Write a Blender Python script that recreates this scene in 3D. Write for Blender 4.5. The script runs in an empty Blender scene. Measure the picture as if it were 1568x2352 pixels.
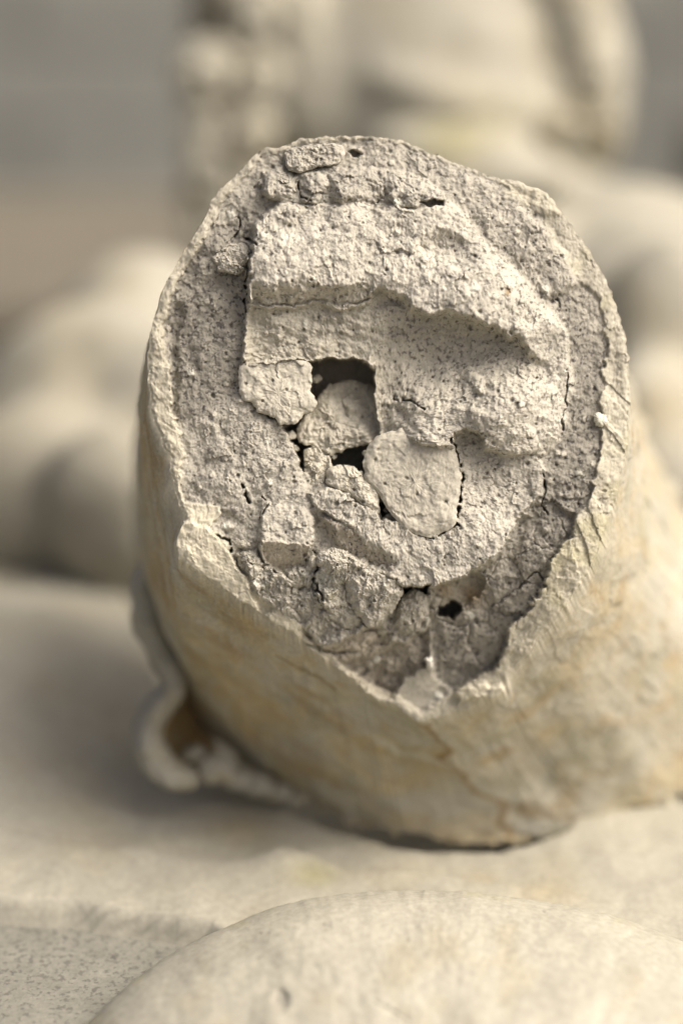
import bpy, math, random
import numpy as np
from mathutils import Vector

# ------------------------------------------------------------------ camera, light, exposure
S = bpy.context.scene
COL = S.collection
PITCH = math.radians(20)
CAM = np.array([0.0, 0.0, 0.50])
FWD = np.array([0.0, math.cos(PITCH), -math.sin(PITCH)])
UP = np.array([0.0, math.sin(PITCH), math.cos(PITCH)])
RT = np.array([1.0, 0.0, 0.0])
LENS, FOCUS = 70.0, 0.58
K = 24.0 / LENS / 1568.0
U = FOCUS * K                                   # one face unit in metres (about 0.127 mm)

cd = bpy.data.cameras.new("camera")
cd.lens = LENS; cd.sensor_width = 36.0; cd.sensor_fit = 'AUTO'
cd.clip_start = 0.02; cd.clip_end = 200.0
cd.dof.use_dof = True; cd.dof.focus_distance = FOCUS - 0.002; cd.dof.aperture_fstop = 2.5
cam = bpy.data.objects.new("camera", cd); COL.objects.link(cam)
cam.location = CAM; cam.rotation_euler = (math.pi / 2 - PITCH, 0, 0)
S.camera = cam

SUN_DIR = Vector((0.60, -0.17, 0.78)).normalized()     # towards the sun
w = bpy.data.worlds.new("World"); S.world = w; w.use_nodes = True
nt = w.node_tree
sky = nt.nodes.new('ShaderNodeTexSky'); sky.sky_type = 'NISHITA'; sky.sun_disc = False
sky.sun_elevation = math.asin(SUN_DIR.z); sky.sun_rotation = math.atan2(SUN_DIR.x, SUN_DIR.y)
sky.dust_density = 8.0; sky.ozone_density = 0.0; sky.air_density = 0.25
nt.links.new(sky.outputs[0], nt.nodes['Background'].inputs[0])
nt.nodes['Background'].inputs[1].default_value = 0.15
sl = bpy.data.lights.new("sun", 'SUN'); sl.energy = 1.5; sl.angle = math.radians(44); sl.color = (1.0, 0.96, 0.87)
so = bpy.data.objects.new("sun", sl); COL.objects.link(so)
so.rotation_euler = SUN_DIR.to_track_quat('Z', 'Y').to_euler()
so.location = (0.6, 0, 1.5)
S.view_settings.view_transform = 'Standard'; S.view_settings.look = 'None'
S.view_settings.exposure = 0.60; S.view_settings.gamma = 1.0

# ------------------------------------------------------------------ numpy noise
_rng = np.random.RandomState(7)
_perm = np.tile(_rng.permutation(256), 3).astype(np.int32)
_g3 = _rng.normal(size=(256, 3)).astype(np.float32); _g3 /= np.linalg.norm(_g3, axis=1, keepdims=True)

def perlin(p):
    p = np.asarray(p, np.float32)
    i = np.floor(p).astype(np.int64); f = p - i
    i = (i & 255).astype(np.int32)
    t = f * f * f * (f * (f * 6 - 15) + 10)
    r = 0
    for dx in (0, 1):
        wx = t[:, 0] if dx else 1 - t[:, 0]
        for dy in (0, 1):
            wy = t[:, 1] if dy else 1 - t[:, 1]
            for dz in (0, 1):
                wz = t[:, 2] if dz else 1 - t[:, 2]
                h = _perm[_perm[_perm[(i[:, 0] + dx) & 255] + ((i[:, 1] + dy) & 255)] + ((i[:, 2] + dz) & 255)]
                g = _g3[h]
                r = r + wx * wy * wz * (g[:, 0] * (f[:, 0] - dx) + g[:, 1] * (f[:, 1] - dy) + g[:, 2] * (f[:, 2] - dz))
    return r * 1.6

def fbm(p, octs=4, gain=0.5, ridged=False):
    s, a = 0, 1.0
    p = np.asarray(p, np.float32)
    for k in range(octs):
        n = perlin(p * (2.03 ** k) + 17.3 * k)
        s = s + a * ((1 - 2 * np.abs(n)) if ridged else n); a *= gain
    return s

def n2(u, v, size, octs=4, seed=0.0, gain=0.5, ridged=False):
    return fbm(np.stack([u / size, v / size, np.full_like(u, seed * 3.7 + .5)], 1), octs, gain, ridged)

def sstep(x, a, b):
    t = np.clip((x - a) / (b - a), 0, 1); return t * t * (3 - 2 * t)

def worley(u, v, size, seed=0):
    """distance to nearest and second nearest jittered cell point, and a random per cell"""
    r = np.random.RandomState(100 + seed); J = r.rand(64, 64, 3).astype(np.float32)
    x, y = u / size, v / size
    ix, iy = np.floor(x).astype(int), np.floor(y).astype(int)
    d1 = np.full(u.shape, 9., np.float32); d2 = d1.copy(); idv = np.zeros(u.shape, np.float32)
    for a in (-1, 0, 1):
        for b in (-1, 0, 1):
            j = J[(ix + a) % 64, (iy + b) % 64]
            d = np.hypot(ix + a + j[:, 0] - x, iy + b + j[:, 1] - y)
            c = d < d1
            d2 = np.where(c, d1, np.minimum(d2, d)); idv = np.where(c, j[:, 2], idv); d1 = np.where(c, d, d1)
    return d1, d2, idv

def facets(u, v, size, seed=0):
    """small tilted break faces: a random plane inside every jittered cell"""
    r = np.random.RandomState(300 + seed); J = r.rand(64, 64, 5).astype(np.float32)
    x, y = u / size, v / size
    ix, iy = np.floor(x).astype(int), np.floor(y).astype(int)
    d1 = np.full(u.shape, 9., np.float32); out = np.zeros(u.shape, np.float32)
    for a in (-1, 0, 1):
        for b in (-1, 0, 1):
            j = J[(ix + a) % 64, (iy + b) % 64]
            dx, dy = ix + a + j[:, 0] - x, iy + b + j[:, 1] - y
            d = np.hypot(dx, dy); c = d < d1
            out = np.where(c, dx * (j[:, 2] - .5) * 2 + dy * (j[:, 3] - .5) * 2 + .5 * (j[:, 4] - .5), out); d1 = np.where(c, d, d1)
    return out

def poly_sd(u, v, poly):
    """signed distance, positive inside"""
    P = np.asarray(poly, np.float32); n = len(P)
    d = np.full(u.shape, 1e12, np.float32); ins = np.zeros(u.shape, bool)
    for i in range(n):
        a, b = P[i], P[(i + 1) % n]; e = b - a
        wx, wy = u - a[0], v - a[1]
        t = np.clip((wx * e[0] + wy * e[1]) / (e @ e + 1e-9), 0, 1)
        d = np.minimum(d, (wx - t * e[0]) ** 2 + (wy - t * e[1]) ** 2)
        c = (a[1] > v) != (b[1] > v)
        ins ^= c & (u < (b[0] - a[0]) * (v - a[1]) / (b[1] - a[1] + 1e-12) + a[0])
    d = np.sqrt(d)
    return np.where(ins, d, -d)

def line_d(u, v, pts):
    d = np.full(u.shape, 1e12, np.float32)
    for a, b in zip(pts[:-1], pts[1:]):
        a = np.asarray(a, np.float32); b = np.asarray(b, np.float32); e = b - a
        wx, wy = u - a[0], v - a[1]
        t = np.clip((wx * e[0] + wy * e[1]) / (e @ e + 1e-9), 0, 1)
        d = np.minimum(d, (wx - t * e[0]) ** 2 + (wy - t * e[1]) ** 2)
    return np.sqrt(d)

def catmull(pts, n, closed=True):
    """resample control rows evenly in control index with Catmull-Rom, any dimension"""
    P = np.asarray(pts, np.float64); m = len(P)
    t = np.linspace(0, m if closed else m - 1, n, endpoint=not closed)
    i = np.floor(t).astype(int)
    if not closed: i = np.minimum(i, m - 2)
    f = (t - i)[:, None]
    g = (lambda k: P[(i + k) % m]) if closed else (lambda k: P[np.clip(i + k, 0, m - 1)])
    p0, p1, p2, p3 = g(-1), g(0), g(1), g(2)
    return .5 * (2 * p1 + (p2 - p0) * f + (2 * p0 - 5 * p1 + 4 * p2 - p3) * f ** 2 + (3 * p1 - p0 - 3 * p2 + p3) * f ** 3)

# ------------------------------------------------------------------ placing
def at(px, py, d):
    """a point of the place seen in direction (px, py), d metres ahead along the view axis"""
    px, py, d = np.broadcast_arrays(np.asarray(px, float), np.asarray(py, float), np.asarray(d, float))
    return CAM + d[..., None] * (FWD + K * (px[..., None] - 784) * RT - K * (py[..., None] - 1176) * UP)

def on_plane(px, py, z):
    r = at(px, py, 1.0) - CAM
    return CAM + r * ((z - CAM[2]) / r[..., 2])[..., None]

def face_pt(u, v, h):
    return at(u, v, FOCUS - np.asarray(h) * U)

# ------------------------------------------------------------------ materials
def stone_material(name, rough=0.9, bump=0.35, grain=1400.0, speck=0.0, speck_scale=700.0, tint=(1, 1, 1), mottle=0.10, mottle_scale=60.0, blot=None):
    m = bpy.data.materials.new(name); m.use_nodes = True
    t = m.node_tree; N = t.nodes; L = t.links
    b = N['Principled BSDF']; b.inputs['Roughness'].default_value = rough
    b.inputs['Specular IOR Level'].default_value = 0.25
    at_ = N.new('ShaderNodeAttribute'); at_.attribute_name = 'stone_color'
    tc = N.new('ShaderNodeTexCoord')
    def noise(scale, detail=4, rough_=.6, dim='3D'):
        n = N.new('ShaderNodeTexNoise'); n.inputs['Scale'].default_value = scale
        n.inputs['Detail'].default_value = detail; n.inputs['Roughness'].default_value = rough_
        L.new(tc.outputs['Object'], n.inputs['Vector']); return n
    def maprange(sock, a, b_, c, d):
        r = N.new('ShaderNodeMapRange'); r.inputs[1].default_value = a; r.inputs[2].default_value = b_
        r.inputs[3].default_value = c; r.inputs[4].default_value = d; L.new(sock, r.inputs[0]); return r.outputs[0]
    def mul(col, fac_sock):
        x = N.new('ShaderNodeVectorMath'); x.operation = 'SCALE'
        L.new(col, x.inputs[0]); L.new(fac_sock, x.inputs['Scale']); return x.outputs[0]
    col = at_.outputs['Color']
    m1 = noise(mottle_scale, 6, .65)
    col = mul(col, maprange(m1.outputs[0], .3, .7, 1 - mottle, 1 + mottle))
    m2 = noise(grain, 3, .6)
    col = mul(col, maprange(m2.outputs[0], .3, .7, .86, 1.12))
    if speck:
        sa = N.new('ShaderNodeAttribute'); sa.attribute_name = 'speck'
        for sc, lo, hi, k in ((speck_scale * 1.4, .545, .65, .70), (speck_scale * .75, .645, .70, .75)):
            n = noise(sc, 2.0, .55)
            f = maprange(n.outputs[0], lo, hi, 0, k * speck)
            mm = N.new('ShaderNodeMath'); mm.operation = 'MULTIPLY'
            L.new(f, mm.inputs[0]); L.new(sa.outputs['Fac'], mm.inputs[1])
            mx = N.new('ShaderNodeMix'); mx.data_type = 'RGBA'
            L.new(mm.outputs[0], mx.inputs[0]); L.new(col, mx.inputs[6])
            mx.inputs[7].default_value = (.075, .07, .066, 1)
            col = mx.outputs[2]
    L.new(col, b.inputs['Base Color'])
    bp = N.new('ShaderNodeBump'); bp.inputs['Strength'].default_value = bump; bp.inputs['Distance'].default_value = 0.0006
    nb = noise(grain * .6, 5, .7); L.new(nb.outputs[0], bp.inputs['Height']); L.new(bp.outputs[0], b.inputs['Normal'])
    return m

MAT_CORE = stone_material('rough_mortar', .95, .22, 1500, 1.0, 560)
MAT_STONE = stone_material('rubble_stone', .93, .3, 1300, .5, 520)
MAT_SHELL = stone_material('plaster_skin', .8, .25, 900, .5, 500, mottle=.12, mottle_scale=45)
MAT_BODY = stone_material('carved_stone', .75, .2, 500, .35, 420, mottle=.10, mottle_scale=40)
MAT_PLINTH = stone_material('speckled_granite', .75, .2, 700, .8, 400, mottle=.15, mottle_scale=120)
MAT_WALL = stone_material('grey_wall', .9, .2, 60, 0, mottle=.08, mottle_scale=3)

WB = np.array([.968, 1.006, .962])
CREAM = np.array([.375, .345, .288]); RIMC = np.array([.52, .468, .375]); BRIGHT = np.array([.495, .452, .392]); GREY = np.array([.31, .282, .243])
BEIGE = np.array([.50, .455, .385]); TAN = np.array([.33, .262, .152]); OCHRE = np.array([.26, .17, .075]); OLIVE = np.array([.40, .36, .22])
WARMGREY = np.array([.36, .315, .26])

# ------------------------------------------------------------------ object helpers
def link(name, verts, faces, mat, parent=None, color=None, speck=None, smooth=True):
    """verts in world space; parents keep identity rotation, so children are stored relative to them"""
    me = bpy.data.meshes.new(name)
    off = np.zeros(3)
    p = parent
    while p is not None:
        off = off + np.array(p.location); p = p.parent
    V = (np.asarray(verts, np.float64) - off).astype(np.float32)
    F = np.asarray(faces, np.int32)
    me.vertices.add(len(V)); me.vertices.foreach_set('co', V.ravel())
    k = F.shape[1]
    me.loops.add(F.size); me.loops.foreach_set('vertex_index', F.ravel())
    me.polygons.add(len(F)); me.polygons.foreach_set('loop_start', np.arange(0, F.size, k, dtype=np.int32))
    me.update(calc_edges=True)
    me.polygons.foreach_set('use_smooth', np.full(len(F), bool(smooth)))
    c = np.ones((len(V), 4), np.float32)
    c[:, :3] = np.clip((color if color is not None else CREAM) * WB, 0, .9)
    ca = me.attributes.new('stone_color', 'FLOAT_COLOR', 'POINT'); ca.data.foreach_set('color', c.ravel())
    sp = np.ones(len(V), np.float32) * (speck if speck is not None else 0)
    sa = me.attributes.new('speck', 'FLOAT', 'POINT'); sa.data.foreach_set('value', sp.astype(np.float32))
    me.materials.append(mat); me.validate()
    o = bpy.data.objects.new(name, me); COL.objects.link(o)
    if parent is not None: o.parent = parent
    return o

def thing(name, label, cat, loc, kind=None, group=None):
    o = bpy.data.objects.new(name, None); COL.objects.link(o); o.location = tuple(loc); o.empty_display_size = .02
    o['label'] = label; o['category'] = cat
    if group: o['group'] = group
    return o

def tag(o, label, cat=None, kind=None):
    o['label'] = label
    if cat: o['category'] = cat
    if kind: o['kind'] = kind
    return o

def grid_faces(nu, nv, wrap_u=False, off=0):
    a = np.arange(nu if wrap_u else nu - 1); b = np.arange(nv - 1)
    A, B = np.meshgrid(a, b, indexing='ij'); A2 = (A + 1) % nu
    return off + np.stack([A * nv + B, A2 * nv + B, A2 * nv + B + 1, A * nv + B + 1], -1).reshape(-1, 4)

def box(lo, hi, n=1):
    x0, y0, z0 = lo; x1, y1, z1 = hi
    v = [(x0, y0, z0), (x1, y0, z0), (x1, y1, z0), (x0, y1, z0), (x0, y0, z1), (x1, y0, z1), (x1, y1, z1), (x0, y1, z1)]
    f = [(0, 3, 2, 1), (4, 5, 6, 7), (0, 1, 5, 4), (1, 2, 6, 5), (2, 3, 7, 6), (3, 0, 4, 7)]
    return v, f

# ------------------------------------------------------------------ setting
Z_SLAB = CAM[2] - 0.324
Z_PLINTH = Z_SLAB - 0.004
v, f = box((-9, -9, -.62), (9, 3.3, -.60))
ground = link('ground', v, f, MAT_WALL, None, np.array([.27, .24, .20]), smooth=False)
ground['kind'] = 'structure'; ground['label'] = 'floor below the plinth'
wall = thing('wall', 'plain grey wall far out of focus behind the statue head', 'wall', (0, 2.9, -.6))
rows = [(-.6, -.28), (-.28, .04), (.04, .155), (.155, .36), (.36, .68), (.68, 1.0), (1.0, 1.9)]
for i, (z0, z1) in enumerate(rows):                    # coursed blocks, each its own piece
    for j in range(-3, 4):
        x0 = j * .9 + (.45 if i % 2 else 0); g = .003
        v, f = box((x0 + g, 2.90 - .004 * ((i * 3 + j) % 3) , z0 + g), (x0 + .9 - g, 3.05, z1 - g))
        tone = .33 + .012 * (((i * 5 + j * 7) % 5) - 2) / 2
        link('wall_block', v, f, MAT_WALL, wall, np.array([tone * 1.03, tone, tone * .92]), smooth=False)
v, f = box((-3.2, 2.93, -.6), (3.2, 3.08, 1.9)); link('wall_backing', v, f, MAT_WALL, wall, np.array([.27, .265, .25]), smooth=False)
v, f = box((-1.6, 1.75, -.6), (.35, 2.3, .062))
led = link('stone_ledge', v, f, MAT_WALL, None, np.array([.155, .135, .108]), smooth=False)
bev = led.modifiers.new('bevel', 'BEVEL'); bev.width = .02; bev.segments = 3
tag(led, 'brown stone ledge blurred at left between the statue and the grey wall', 'ledge')
v, f = box((.38, 1.6, -.6), (1.4, 2.2, .165))
led = link('stone_block', v, f, MAT_WALL, None, np.array([.15, .135, .12]), smooth=False)
bev = led.modifiers.new('bevel', 'BEVEL'); bev.width = .02; bev.segments = 3
tag(led, 'dark brownish block blurred at right beyond the statue shoulder', 'block')

plinth = thing('stone_plinth', 'speckled grey granite plinth showing beside the rounded foreground stone', 'plinth', (0.03, .6, -.60))
ymid = float(on_plane(0, 2035, Z_SLAB)[1])
for nm, lo, hi in (('plinth_edge', (-.42, .30, Z_SLAB - .08), (.48, ymid, Z_PLINTH)), ('plinth_block', (-.43, .29, -.60), (.49, 1.25, Z_SLAB - .082))):
    v, f = box(lo, hi)
    pl = link(nm, v, f, MAT_PLINTH, plinth, np.array([.225, .212, .182]), 1.0, smooth=False)
    bev = pl.modifiers.new('bevel', 'BEVEL'); bev.width = .003; bev.segments = 2

# ================================================================== the broken limb
limb_base = on_plane(760, 1760, Z_SLAB)
limb = thing('broken_limb', 'broken stump of a stone limb, rubble showing in its fractured end', 'statue fragment', limb_base)

RIM = [(612,338),(640,340),(680,322),(740,313),(800,312),(860,315),(920,325),(970,342),(1020,365),(1060,378),(1100,395),(1150,412),(1180,414),(1225,428),
 (1255,445),(1285,480),(1320,530),(1350,570),(1380,620),(1402,670),(1422,720),(1437,790),(1446,860),(1446,940),(1441,1000),(1431,1070),(1418,1120),(1398,1190),
 (1370,1270),(1340,1330),(1300,1390),(1260,1440),(1215,1500),(1168,1560),(1170,1585),(1130,1603),(1080,1620),(1000,1650),(960,1655),(935,1640),(900,1612),(870,1607),(845,1590),
 (800,1550),(750,1515),(700,1480),(660,1455),(600,1420),(550,1380),(500,1345),(440,1308),(410,1290),(401,1245),(424,1200),(410,1150),(396,1100),(388,1050),(370,1010),
 (350,950),(342,880),(340,820),(348,750),(363,710),(375,670),(402,610),(440,550),(472,500),(487,460),(528,415),(560,385),(590,350)]
CU, CV = 880.0, 985.0
NT, NR = 1600, 300
th = np.linspace(0, 2 * np.pi, NT, endpoint=False)
def radius_at(th, poly, cu, cv):
    P = np.asarray(poly, float); r = np.zeros_like(th)
    dx, dy = np.cos(th), np.sin(th)
    for a, b in zip(P, np.roll(P, -1, 0)):
        ax, ay = a[0] - cu, a[1] - cv; ex, ey = b - a
        den = dx * ey - dy * ex
        with np.errstate(divide='ignore', invalid='ignore'):
            t = (ax * ey - ay * ex) / den; s = (ax * dy - ay * dx) / den
        ok = (s >= -1e-6) & (s <= 1 + 1e-6) & (t > 0)
        r = np.where(ok, np.maximum(r, t), r)
    return r
Rr = radius_at(th, RIM, CU, CV)
rx, ry = CU + Rr * np.cos(th), CV + Rr * np.sin(th)
Rr = Rr + 5.0 * n2(rx, ry, 26, 3, 1)                     # ragged lip
rr = np.linspace(1e-5, 1, NR) ** 0.8
u = (CU + np.outer(Rr * np.cos(th), rr)).ravel().astype(np.float32)
v = (CV + np.outer(Rr * np.sin(th), rr)).ravel().astype(np.float32)
edge_dist = np.outer(Rr, 1 - rr).ravel()

uw = u + 9 * n2(u, v, 48, 3, 2) + 4 * n2(u, v, 13, 2, 3)
vw = v + 9 * n2(u, v, 48, 3, 4) + 4 * n2(u, v, 13, 2, 5)

def base_h(u, v):
    return -165 * sstep(v, 1230, 1680) - 22 * sstep(v, 520, 310) - 12 * sstep(u, 480, 340) - 30 * sstep(u, 1250, 1460)
B = base_h(u, v)
H = np.full(u.shape, -22., np.float32)
C = np.tile(GREY * 1.2, (u.size, 1)).astype(np.float32)
SP = np.full(u.shape, .75, np.float32)
ROUGH = np.full(u.shape, 1., np.float32)

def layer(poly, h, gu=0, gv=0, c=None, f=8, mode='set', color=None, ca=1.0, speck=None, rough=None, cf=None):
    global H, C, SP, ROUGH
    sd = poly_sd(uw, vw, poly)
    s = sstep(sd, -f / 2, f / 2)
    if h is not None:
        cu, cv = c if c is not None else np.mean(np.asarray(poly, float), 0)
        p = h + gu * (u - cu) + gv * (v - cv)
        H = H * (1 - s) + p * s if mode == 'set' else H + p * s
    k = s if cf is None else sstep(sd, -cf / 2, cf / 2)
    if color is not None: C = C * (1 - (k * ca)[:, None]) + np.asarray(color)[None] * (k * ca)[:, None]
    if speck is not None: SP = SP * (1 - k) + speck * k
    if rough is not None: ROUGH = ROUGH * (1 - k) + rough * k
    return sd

def bump(cu, cv, ru, rv, amp, rot=0, p=1.0):
    global H
    a = math.radians(rot); x = (uw - cu) * math.cos(a) + (vw - cv) * math.sin(a); y = -(uw - cu) * math.sin(a) + (vw - cv) * math.cos(a)
    q = np.clip(1 - (x / ru) ** 2 - (y / rv) ** 2, 0, 1)
    H = H + amp * q ** p

def tint(cu, cv, r, color, a):
    global C
    k = (a * np.exp(-((uw - cu) ** 2 + (vw - cv) ** 2) / r ** 2))[:, None]; C = C * (1 - k) + np.asarray(color)[None] * k

def crack(pts, w=3.5, d=26, dark=.5):
    global H, C
    L = line_d(u + 5 * n2(u, v, 20, 2, 8), v + 5 * n2(u, v, 20, 2, 9), pts)
    k = (1 - sstep(L, w * .2, w * 1.1)) * sstep(n2(u, v, 16, 2, 92), -.45, .1)
    H = H - d * k; C = C * (1 - (k * dark)[:, None])

# left mortar and the pale lower left field
layer([(385,700),(430,590),(560,480),(600,560),(560,700),(560,830),(545,950),(480,1000),(420,980),(390,850)], -26, color=GREY * .9, speck=1.25, f=30)
layer([(410,980),(480,960),(550,900),(600,960),(650,985),(690,1040),(700,1110),(730,1180),(600,1200),(560,1240),(470,1220),(430,1180),(400,1080)], -12, gu=.05, gv=.02, color=BRIGHT * .86, speck=.8, f=40)
# main upper block: rises towards the ridge, so its top faces the sky
sd = layer([(572,560),(600,500),(640,468),(720,462),(850,466),(960,474),(1015,455),(1065,480),(1120,560),(1175,609),(1224,670),(1266,718),(1300,742),(1313,800),(1317,860),(1308,950),(1288,1010),
       (1250,1042),(1180,1054),(1130,1044),(1095,1010),(1060,1040),(880,1000),(860,840),(700,835),(556,838),(566,700)], None, color=BRIGHT, speck=.8, f=16)
plane = np.minimum(45 + .21 * (v - 640) - .02 * (u - 850), 66 - .12 * (v - 720))
plane = plane - 62 * sstep(u, 1090, 1320)
w_ = 10 + 45 * sstep(u, 960, 1120) * sstep(v, 780, 660)
s_ = sstep(sd, -w_, w_) ; H = H * (1 - s_) + plane * s_
# gentle hollow in the plateau at right of centre
bump(1030, 575, 75, 40, -22, 20)
bump(900, 620, 60, 50, 14)
bump(1120, 680, 190, 150, 22)
bump(700, 600, 150, 90, 14)
# recess under the ridge: crisp below the broken edge, running out softly towards the lower right lump
sd = layer([(562,702),(640,700),(720,692),(790,703),(838,694),(858,676),(868,662),(905,672),(950,706),(982,722),(1030,716),(1103,744),(1183,772),(1216,808),(1252,832),(1270,872),(1278,935),(1200,990),(1120,1000),
       (1050,1010),(870,1010),(856,830),(700,832),(558,838)], None, f=11)
run = 1 - sstep(vw + .30 * (uw - 1050), 800, 985) * sstep(uw, 880, 960)
s_ = sstep(sd, -10, 13) * run
kl_ = 1 - sstep(u + 6 * n2(u, v, 30, 2, 95), 840, 930)
p_ = -4 - .16 * (v - 700) + 2 * kl_ - 24 * np.exp(-((u - 1020) / 130) ** 2 - ((v - 830) / 90) ** 2)
H = H * (1 - s_) + p_ * s_
H += s_ * kl_ * (7 * n2(u, v * 1.8, 60, 4, 96, .6))
k_ = (sstep(sd, -4, 5) * (.95 * run + .05) * (.8 + .2 * kl_))[:, None]; C = C * (1 - k_) + (BEIGE * .95)[None] * k_
SP = SP * (1 - k_[:, 0]) + (1.0 - .55 * kl_) * k_[:, 0]
bump(1190, 960, 120, 100, 36, 0, .8)
# block overhang strip between lit top and recess (left half): broken edge
sdb = sstep(poly_sd(uw, vw, [(578,640),(640,636),(740,664),(800,656),(852,646),(850,690),(838,696),(790,704),(720,694),(640,701),(578,703)]), -4, 6)
H -= sdb * 46 * sstep(vw, 640, 698)
C = C * (1 - (.55 * sdb * sstep(vw, 640, 670))[:, None]) + (BEIGE * .95)[None] * (.55 * sdb * sstep(vw, 640, 670))[:, None]
# deep cavity with the loose stones in it
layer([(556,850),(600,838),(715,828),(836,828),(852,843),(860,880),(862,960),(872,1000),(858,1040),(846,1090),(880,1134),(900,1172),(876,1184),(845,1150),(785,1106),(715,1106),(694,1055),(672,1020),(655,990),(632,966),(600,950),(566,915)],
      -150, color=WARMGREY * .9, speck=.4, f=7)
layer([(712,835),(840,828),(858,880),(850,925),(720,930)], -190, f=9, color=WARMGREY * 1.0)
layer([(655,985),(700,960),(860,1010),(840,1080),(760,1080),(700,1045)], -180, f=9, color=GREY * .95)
# mortar seat right of the big stone
layer([(1040,995),(1095,990),(1130,1048),(1230,1044),(1255,1090),(1246,1140),(1185,1200),(1152,1270),(1090,1312),(1000,1350),(930,1358),(880,1338),(845,1300),(860,1270),(790,1205),(715,1165),(712,1130),(760,1118),(800,1136),(870,1192),(905,1190),(940,1206),(1000,1222),(1040,1192),(1046,1100)],
      18, gu=-.01, gv=.14, c=(980,1240), color=BRIGHT * .98, speck=.75, f=9)
bump(1150, 1120, 110, 90, -14)
layer([(735,1190),(790,1200),(860,1262),(905,1290),(880,1310),(830,1290),(770,1255)], 2, gu=.22, gv=-.42, color=WARMGREY * 1.15, speck=1.0, f=26)
# block left of it and its shaded underside
layer([(598,1170),(640,1148),(700,1165),(722,1200),(716,1262),(690,1290),(640,1308),(602,1290),(592,1230)], 12, gv=.22, color=BRIGHT * .95, speck=.6, f=10)
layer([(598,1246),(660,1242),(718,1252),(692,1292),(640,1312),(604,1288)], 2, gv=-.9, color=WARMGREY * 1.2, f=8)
layer([(420,1190),(480,1170),(560,1190),(590,1150),(600,1240),(560,1290),(500,1255),(450,1215)], -16, gv=.05, color=BRIGHT * .82, speck=.7, f=20)
# granular lumps
LP = [(545,1262),(600,1296),(650,1312),(700,1290),(735,1268),(790,1262),(850,1295),(905,1335),(925,1365),(905,1420),(850,1448),(800,1470),(745,1490),(690,1452),(620,1408),(570,1345)]
sd = layer(LP, -22, gv=.03, color=BRIGHT * .92, speck=.8, f=14, rough=1.6)
s_l = sstep(sd, -4, 10)
d1, d2, idv = worley(uw + 10 * n2(u, v, 30, 2, 30), vw + 10 * n2(u, v, 30, 2, 31), 62, 3)
H += s_l * (30 * (1 - d1 ** 2) + 22 * (idv - .5) - 10 * (1 - sstep(d2 - d1, 0, .10)) * (n2(u, v, 40, 2, 33) > .05))
d1, d2, idv = worley(uw, vw, 27, 4)
H += s_l * (9 * (1 - d1 ** 2) + 6 * n2(u, v, 11, 3, 34))

# lower shelf of lumps, then the dark pocket
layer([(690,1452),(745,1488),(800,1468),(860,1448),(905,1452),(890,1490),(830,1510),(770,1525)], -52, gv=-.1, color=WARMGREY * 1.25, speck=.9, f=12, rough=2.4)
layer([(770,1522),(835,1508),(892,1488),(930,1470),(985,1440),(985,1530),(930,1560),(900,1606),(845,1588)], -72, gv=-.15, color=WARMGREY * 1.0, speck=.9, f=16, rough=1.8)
layer([(900,1608),(930,1560),(985,1532),(1010,1560),(1020,1600),(960,1640)], -30, color=BEIGE * .8, speck=.2, f=14, rough=.4)
layer([(905,1372),(950,1346),(985,1362),(988,1420),(965,1452),(930,1482),(895,1462),(880,1425)], -38, gv=.1, color=BRIGHT * .75, speck=.9, f=12, rough=2.2)
# right mortar band and the lower right hollow
layer([(1180,600),(1250,620),(1330,720),(1385,800),(1395,960),(1380,1060),(1330,1180),(1290,1300),(1230,1400),(1180,1330),(1170,1260),(1240,1150),(1250,1080),(1290,1010),(1316,900),(1300,742)], -20, color=GREY * .84, speck=1.25, f=22)
layer([(985,1365),(1090,1318),(1155,1272),(1190,1200),(1260,1150),(1320,1180),(1300,1300),(1240,1400),(1160,1500),(1120,1560),(1040,1580),(1000,1560),(985,1480)], -52, gu=.03, gv=-.02, color=GREY * .95, speck=1.0, f=14)
d1, d2, idv = worley(uw, vw, 75, 9)
k = sstep(poly_sd(uw, vw, [(1000,1360),(1160,1280),(1250,1160),(1330,1200),(1240,1400),(1130,1540),(1000,1540)]), 0, 20)
H += k * (12 * (idv - .5) + 8 * (1 - d1 ** 2) - 5 * (1 - sstep(d2 - d1, 0, .1)))
layer([(985,1358),(1000,1350),(1090,1312),(1110,1330),(1100,1372),(1050,1395),(990,1400)], -78, color=BEIGE * .72, speck=.5, f=12)
tint(1085, 1366, 26, OCHRE, .8); tint(1020, 1358, 22, OCHRE, .5)
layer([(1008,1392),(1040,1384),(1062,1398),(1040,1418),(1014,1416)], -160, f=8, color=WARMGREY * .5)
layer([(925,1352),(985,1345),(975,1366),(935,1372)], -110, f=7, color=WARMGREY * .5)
# top: rubble row and ledges
layer([(600,400),(640,385),(690,398),(760,384),(880,388),(960,400),(1010,430),(1015,458),(960,470),(850,466),(720,462),(640,468),(600,440)], -2, gv=.10, color=BRIGHT * .80, speck=.85, f=9, rough=1.5)
for cu, cv, ru, rv, a in ((640,425,44,36,20),(715,425,34,42,22),(815,428,68,44,22),(925,432,50,30,14),(985,446,30,18,8)): bump(cu, cv, ru, rv, a, 0, .7)
layer([(800,330),(930,335),(1060,390),(1150,430),(1250,520),(1330,640),(1260,690),(1130,570),(1060,480),(1010,440),(940,395),(800,380)], -12, gv=.06, color=GREY * 1.42, speck=.9, f=30)
layer([(960,462),(1012,452),(1016,464),(980,474)], -45, f=5)
layer([(800,345),(812,338),(828,352),(822,366),(804,364)], -44, f=6, color=WARMGREY * .7)
L_ = line_d(uw, vw, [(412,712),(402,800),(398,880),(402,960)]); H -= 12 * (1 - sstep(L_, 4, 16))
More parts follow.
